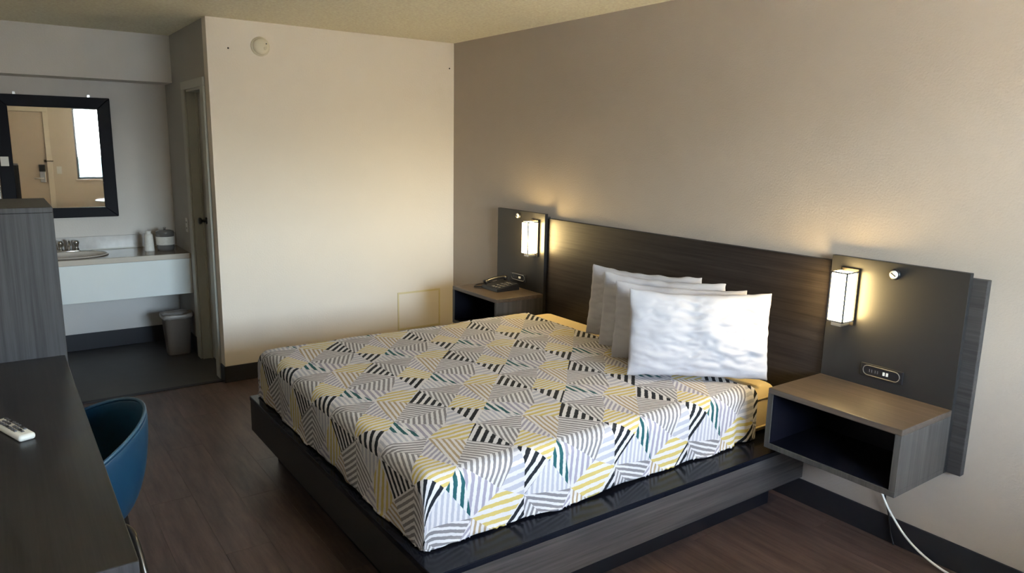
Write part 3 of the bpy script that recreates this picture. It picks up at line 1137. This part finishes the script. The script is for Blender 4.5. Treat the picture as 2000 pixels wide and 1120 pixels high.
bas = obj('basin', bm, PORCEL, va, True)
obj('drain', lathe(B(), [(0.022, VT - .129), (0.022, VT - .126), (0.014, VT - .125)], (SKX, SKY, 0), 16), CHROME, bas, True)
FX, FY = -2.615, 1.325
bm = B()
box(bm, (FX - .075, FY - .026, VT), (FX + .075, FY + .026, VT + .020), .008, 3)
tube(bm, catmull([(FX, FY, VT + .015), (FX, FY - .005, VT + .065), (FX, FY - .040, VT + .095), (FX, FY - .10, VT + .085), (FX, FY - .115, VT + .065)], 6), 0.013, 12)
fa = obj('faucet', bm, CHROME, va, True)
for s in (-1, 1):
    bm = lathe(B(), [(0.020, VT + .018), (0.014, VT + .035), (0.018, VT + .055), (0.024, VT + .075), (0.020, VT + .088), (0.008, VT + .092)], (FX + s * .052, FY, 0), 16)
    obj('tap_handle', bm, CHROME, fa, True)

# ---- mirror (hangs very slightly out of parallel with its wall)
MXc, MYc = -2.62, ALC_Y
mi = thing('vanity_mirror', 'rectangular mirror in a wide black frame over the vanity', 'mirror', (MXc, MYc, 1.06), math.radians(-0.48))
mi['_local'] = 1
mx0, mx1, mz0, mz1 = -0.372, 0.372, 0.0, 0.905      # outer frame, local
fwd, y0_, y1_ = 0.088, -0.040, -0.006
bm = B()


def mitre(bm, pts, y0, y1):
    a = [bm.verts.new((p[0], y0, p[1])) for p in pts]
    b2 = [bm.verts.new((p[0], y1, p[1])) for p in pts]
    bm.faces.new(a)
    bm.faces.new(b2[::-1])
    for k in range(4):
        bm.faces.new((a[k], b2[k], b2[(k + 1) % 4], a[(k + 1) % 4]))
    bmesh.ops.recalc_face_normals(bm, faces=bm.faces)
    bmesh.ops.bevel(bm, geom=bm.edges[:], offset=.004, segments=1, affect='EDGES')
    return bm


ix0, ix1, iz0, iz1 = mx0 + fwd, mx1 - fwd, mz0 + fwd * .86, mz1 - fwd * .95
for pts in (((mx0, mz0), (mx1, mz0), (ix1, iz0), (ix0, iz0)), ((mx0, mz1), (mx1, mz1), (ix1, iz1), (ix0, iz1)), ((mx0, mz0), (mx0, mz1), (ix0, iz1), (ix0, iz0)), ((mx1, mz0), (mx1, mz1), (ix1, iz1), (ix1, iz0))):
    obj('frame_rail', mitre(B(), pts, y0_, y1_), FRAMEB, mi)
obj('mirror_glass', BX((ix0 - .01, -0.020, iz0 - .01), (ix1 + .01, -0.014, iz1 + .01)), MIRROR, mi)
for xx in (-0.235, 0.235):
    obj('hanger', BX((xx - .012, -0.012, mz1 - .004), (xx + .012, -0.004, mz1 + .022), .003), SILVER, mi)
o = obj('white_tag', BX((-3.010 + .03, ALC_Y - .052, 1.452), (-2.985 + .055, ALC_Y - .046, 1.520), 0.002), WHITEP, None, origin=(-2.96, ALC_Y - .05, 1.452))
tag(o, 'small white tag stuck on the left rail of the mirror frame', 'tag')

# ---- cups, bin, outlet
c1 = thing('wrapped_cup', 'narrow paper-wrapped cup upside down on the vanity counter', 'cup', (-2.085, 1.14, VT))
obj('cup_body', lathe(B(), [(0.037, VT), (0.036, VT + .01), (0.030, VT + .125), (0.026, VT + .132)], (-2.085, 1.14, 0), 24), CUPW, c1, True)
obj('wrap_crimp', lathe(B(), [(0.027, VT + .131), (0.018, VT + .140), (0.022, VT + .156), (0.014, VT + .157)], (-2.085, 1.14, 0), 18), CUPW, c1, True)
c2 = thing('ice_bucket', 'wider grey plastic ice bucket beside the wrapped cup', 'bucket', (-1.968, 1.14, VT))
obj('bucket_body', lathe(B(), [(0.058, VT), (0.064, VT + .02), (0.066, VT + .135), (0.069, VT + .14), (0.060, VT + .142)], (-1.968, 1.14, 0), 28), BUCKET, c2, True)
obj('lid', lathe(B(), [(0.067, VT + .141), (0.066, VT + .150), (0.040, VT + .160), (0.012, VT + .162)], (-1.968, 1.14, 0), 28), BUCKET, c2, True)
obj('lid_knob', lathe(B(), [(0.008, VT + .160), (0.008, VT + .170), (0.014, VT + .176), (0.010, VT + .182)], (-1.968, 1.14, 0), 16), SILVER, c2, True)
obj('label_band', lathe(B(), [(0.0655, VT + .045), (0.0670, VT + .05), (0.0680, VT + .105), (0.0665, VT + .11)], (-1.968, 1.14, 0), 28, close=False), CUPW, c2, True)

TXc, TYc = -1.960, 0.950
tb = thing('trash_bin', 'tan tapered waste bin with plastic liner under the vanity', 'trash bin', (TXc, TYc, 0))


def rrect(bm, prof, cx, cy, n=32):
    rings = []
    for hw, hd, z in prof:
        ring = []
        for k in range(n):
            a = 2 * PI * k / n
            c, s = math.cos(a), math.sin(a)
            e = 0.5
            ring.append(bm.verts.new((cx + hw * math.copysign(abs(c) ** e, c), cy + hd * math.copysign(abs(s) ** e, s), z)))
        rings.append(ring)
    for a_, b2 in zip(rings, rings[1:]):
        for k in range(n):
            bm.faces.new((a_[k], a_[(k + 1) % n], b2[(k + 1) % n], b2[k]))
    bm.faces.new(rings[0])
    bm.faces.new(rings[-1])
    bmesh.ops.recalc_face_normals(bm, faces=bm.faces)
    return bm


obj('bin_body', rrect(B(), [(.078, .066, 0), (.082, .07, .01), (.104, .088, .300), (.112, .096, .302), (.113, .097, .322), (.104, .088, .322), (.082, .066, .03)], TXc, TYc), TAN, tb, True)
bm = rrect(B(), [(.1065, .0905, .292), (.1145, .0985, .300), (.115, .099, .326), (.108, .092, .330), (.098, .082, .300), (.080, .064, .06)], TXc, TYc)
for v in bm.verts:
    v.co.z += 0.010 * noise.noise(Vector((v.co.x * 40, v.co.y * 40, 1))) * (v.co.z > .2)
obj('liner', bm, LINER, tb, True)
so = thing('wall_outlet', 'small white outlet plate on the side wall above the vanity end', 'outlet', (SIDE_X, 0.93, 0.97))
obj('plate', BX((SIDE_X - .006, 0.895, 0.96), (SIDE_X, 0.965, 1.07), .003), WHITEP, so)
for zz in (.985, 1.030):
    bm = B()
    for dy in (-.008, .008):
        box(bm, (SIDE_X - .0075, .93 + dy - .002, zz), (SIDE_X - .006, .93 + dy + .002, zz + .012))
    obj('socket', bm, GREYP, so)
ls = thing('light_switch', 'beige light switch on the front wall beside the entry door', 'light switch', (-2.265, FRONT_Y, 1.09))
obj('plate', BX((-2.300, FRONT_Y, 1.09), (-2.230, FRONT_Y + .006, 1.205), .002), WHITEP, ls)
obj('rocker', BX((-2.278, FRONT_Y + .006, 1.12), (-2.252, FRONT_Y + .011, 1.175), .002), WHITEP, ls)

# ================================================================== DESK SIDE
DX, DYN, DYF, DTZ = -2.860, -3.453, -1.566, 0.75
dk = thing('desk', 'long dark wood-grain desk along the left wall', 'desk', (-3.18, -2.51, 0))
obj('desktop', BX((LEFT_X + .002, DYN, DTZ - 0.030), (DX, DYF, DTZ), 0.002), DESKW, dk)
obj('end_edge_band', BX((LEFT_X + .002, DYN - 0.002, DTZ - 0.030), (DX - .001, DYN, DTZ - .001)), TALLW, dk)
obj('end_panel', BX((LEFT_X + .03, DYN + 0.03, 0), (DX - .14, DYN + 0.055, DTZ - 0.030), .002), TALLW, dk)
obj('modesty_panel', BX((LEFT_X + .03, DYN + 0.055, 0.35), (LEFT_X + .05, DYF, DTZ - 0.030), .002), TALLW, dk)
tu = thing('tall_cabinet', 'tall grey wood-grain cabinet at the far end of the desk', 'cabinet', (-3.17, -1.285, 0))
CY0, CY1, CXF, CZ = -1.565, -1.010, -2.851, 1.381
obj('side_panel', BX((LEFT_X + .002, CY0, 0), (CXF, CY0 + .022, CZ - .022), .002), TALLW, tu)
obj('side_panel', BX((LEFT_X + .002, CY1 - .022, 0), (CXF, CY1, CZ - .022), .002), TALLW, tu)
obj('top', BX((LEFT_X + .002, CY0, CZ - .022), (CXF, CY1, CZ), .002), TALLW, tu)
obj('back_panel', BX((LEFT_X + .002, CY0 + .022, 0), (LEFT_X + .014, CY1 - .022, CZ - .022)), TALLW, tu)
dr = obj('door', BX((CXF - .022, CY0 + .024, .06), (CXF - .002, CY1 - .024, CZ - .024), .002), TALLW, tu)
obj('finger_pull', BX((CXF - .0025, CY0 + .03, .70), (CXF - .0005, CY0 + .045, .90)), BLACKLAM, dr)
obj('kick_plate', BX((CXF - .06, CY0 + .022, 0), (CXF - .045, CY1 - .022, .06)), BLACKLAM, tu)

# ---- remote control
rm = thing('remote_control', 'white remote control with dark buttons on the desk', 'remote control', (-3.065, -2.455, DTZ), math.atan2(-.215, .075))
rm['_local'] = 1
bm = BX((-.105, -.024, 0.0), (.105, .024, .020), .009, 4)
for v in bm.verts:
    if v.co.z > .012:
        v.co.z += .004 * math.cos(v.co.x / .105 * 1.4)
obj('case', bm, WHITEP, rm, True)
k = 0
for i in range(9):
    for j in range(3):
        if (i, j) in ((0, 1), (8, 0), (8, 2), (4, 1)):
            continue
        xx, yy = -.085 + i * .0195, -.013 + j * .013
        zt = .020 + .004 * math.cos(xx / .105 * 1.4)
        obj('button', BX((xx - .006, yy - .0045, zt - .003), (xx + .006, yy + .0045, zt + .0022), .0015, 1), GREYP if (i + j) % 4 else BLACKP, rm)

# ---- tub chair
CHX, CHY = -2.985, -2.500
ch = thing('tub_chair', 'blue plastic tub chair with metal legs pushed under the desk', 'chair', (CHX, CHY, 0))
bm = B()
NA, NR = 56, 16
rings = []
for r in range(1, NR + 1):
    rho = r / NR
    ring = []
    for k in range(NA):
        a = 2 * PI * k / NA - PI
        c, s = math.cos(a), math.sin(a)          # c=1 is the back (+x)
        wb = max(0.0, (c + 1) / 2)
        rim = .45 + .335 * (wb ** 0.75) * (1 if c > -0.98 else 0.95)
        front = max(0.0, -c)
        rim -= .06 * front ** 4
        Rx = .285 if c > 0 else .25
        Ry = .300
        if rho < .58:
            rr = rho / .58 * .68
            z = .430 + .012 * (rho / .58) ** 2 - .01 * front * rho
        else:
            t = (rho - .58) / .42
            rr = .68 + .32 * math.sin(t * PI / 2) ** .9
            z = .442 + (rim - .442) * (t ** 1.55)
        ring.append(bm.verts.new((CHX + Rx * rr * c, CHY + Ry * rr * s, z)))
    rings.append(ring)
cv = bm.verts.new((CHX, CHY, .430))
for k in range(NA):
    bm.faces.new((cv, rings[0][k], rings[0][(k + 1) % NA]))
for a, b_ in zip(rings, rings[1:]):
    for k in range(NA):
        bm.faces.new((a[k], b_[k], b_[(k + 1) % NA], a[(k + 1) % NA]))
sh = obj('shell', bm, BLUE, ch, True)
md = sh.modifiers.new('thickness', 'SOLIDIFY')
md.thickness = .009
md.offset = -1
sb = sh.modifiers.new('smooth', 'SUBSURF')
sb.levels = sb.render_levels = 1
rp = [(v.x, v.y, v.z) for v in []]
bm = B()
pts = []
for k in range(NA + 1):
    a = 2 * PI * k / NA - PI
    c, s = math.cos(a), math.sin(a)
    wb = max(0.0, (c + 1) / 2)
    rim_ = .45 + .335 * (wb ** 0.75) * (1 if c > -0.98 else 0.95)
    rim_ -= .06 * max(0.0, -c) ** 4
    Rx = .285 if c > 0 else .25
    pts.append((CHX + Rx * c, CHY + .300 * s, rim_))
tube(bm, pts, .0055, 8, False)
obj('rim', bm, BLUEIN, ch, True)
bm = B()
box(bm, (CHX - .10, CHY - .10, .408), (CHX + .10, CHY + .10, .424), .006)
obj('seat_mount', bm, BLACKP, ch)
for sx in (-1, 1):
    for sy in (-1, 1):
        bm = B()
        tube(bm, catmull([(CHX + sx * u_, CHY + sy * v_, z_) for u_, v_, z_ in ((.08, .06, .412), (.165, .085, .415), (.202, .120, .402), (.215, .165, .35), (.226, .215, .25), (.248, .275, .012))], 6), .011, 12)
        lg = obj('leg', bm, mat('gunmetal', (.10, .09, .08), .3, .9), ch, True)
        bm = lathe(B(), [(0.014, 0.0), (0.014, .022), (.010, .024)], (CHX + sx * .249, CHY + sy * .276, 0), 14)
        obj('foot_cap', bm, BLACKP, lg, True)

# ---- small round table by the window (its top edge shows in the mirror)
rt = thing('round_table', 'white round pedestal table under the window, seen in the mirror', 'table', (-1.45, -5.10, 0))
obj('table_top', lathe(B(), [(.40, .690), (.42, .695), (.42, .712), (.41, .718)], (-1.45, -5.10, 0), 48), WHITEP, rt)
obj('pedestal', lathe(B(), [(.03, .03), (.03, .690)], (-1.45, -5.10, 0), 20), BLACKP, rt, True)
obj('foot', lathe(B(), [(.24, 0), (.24, .015), (.03, .035)], (-1.45, -5.10, 0), 40), BLACKP, rt, True)

for o in bpy.data.objects:
    if o.get('_local'):
        del o['_local']
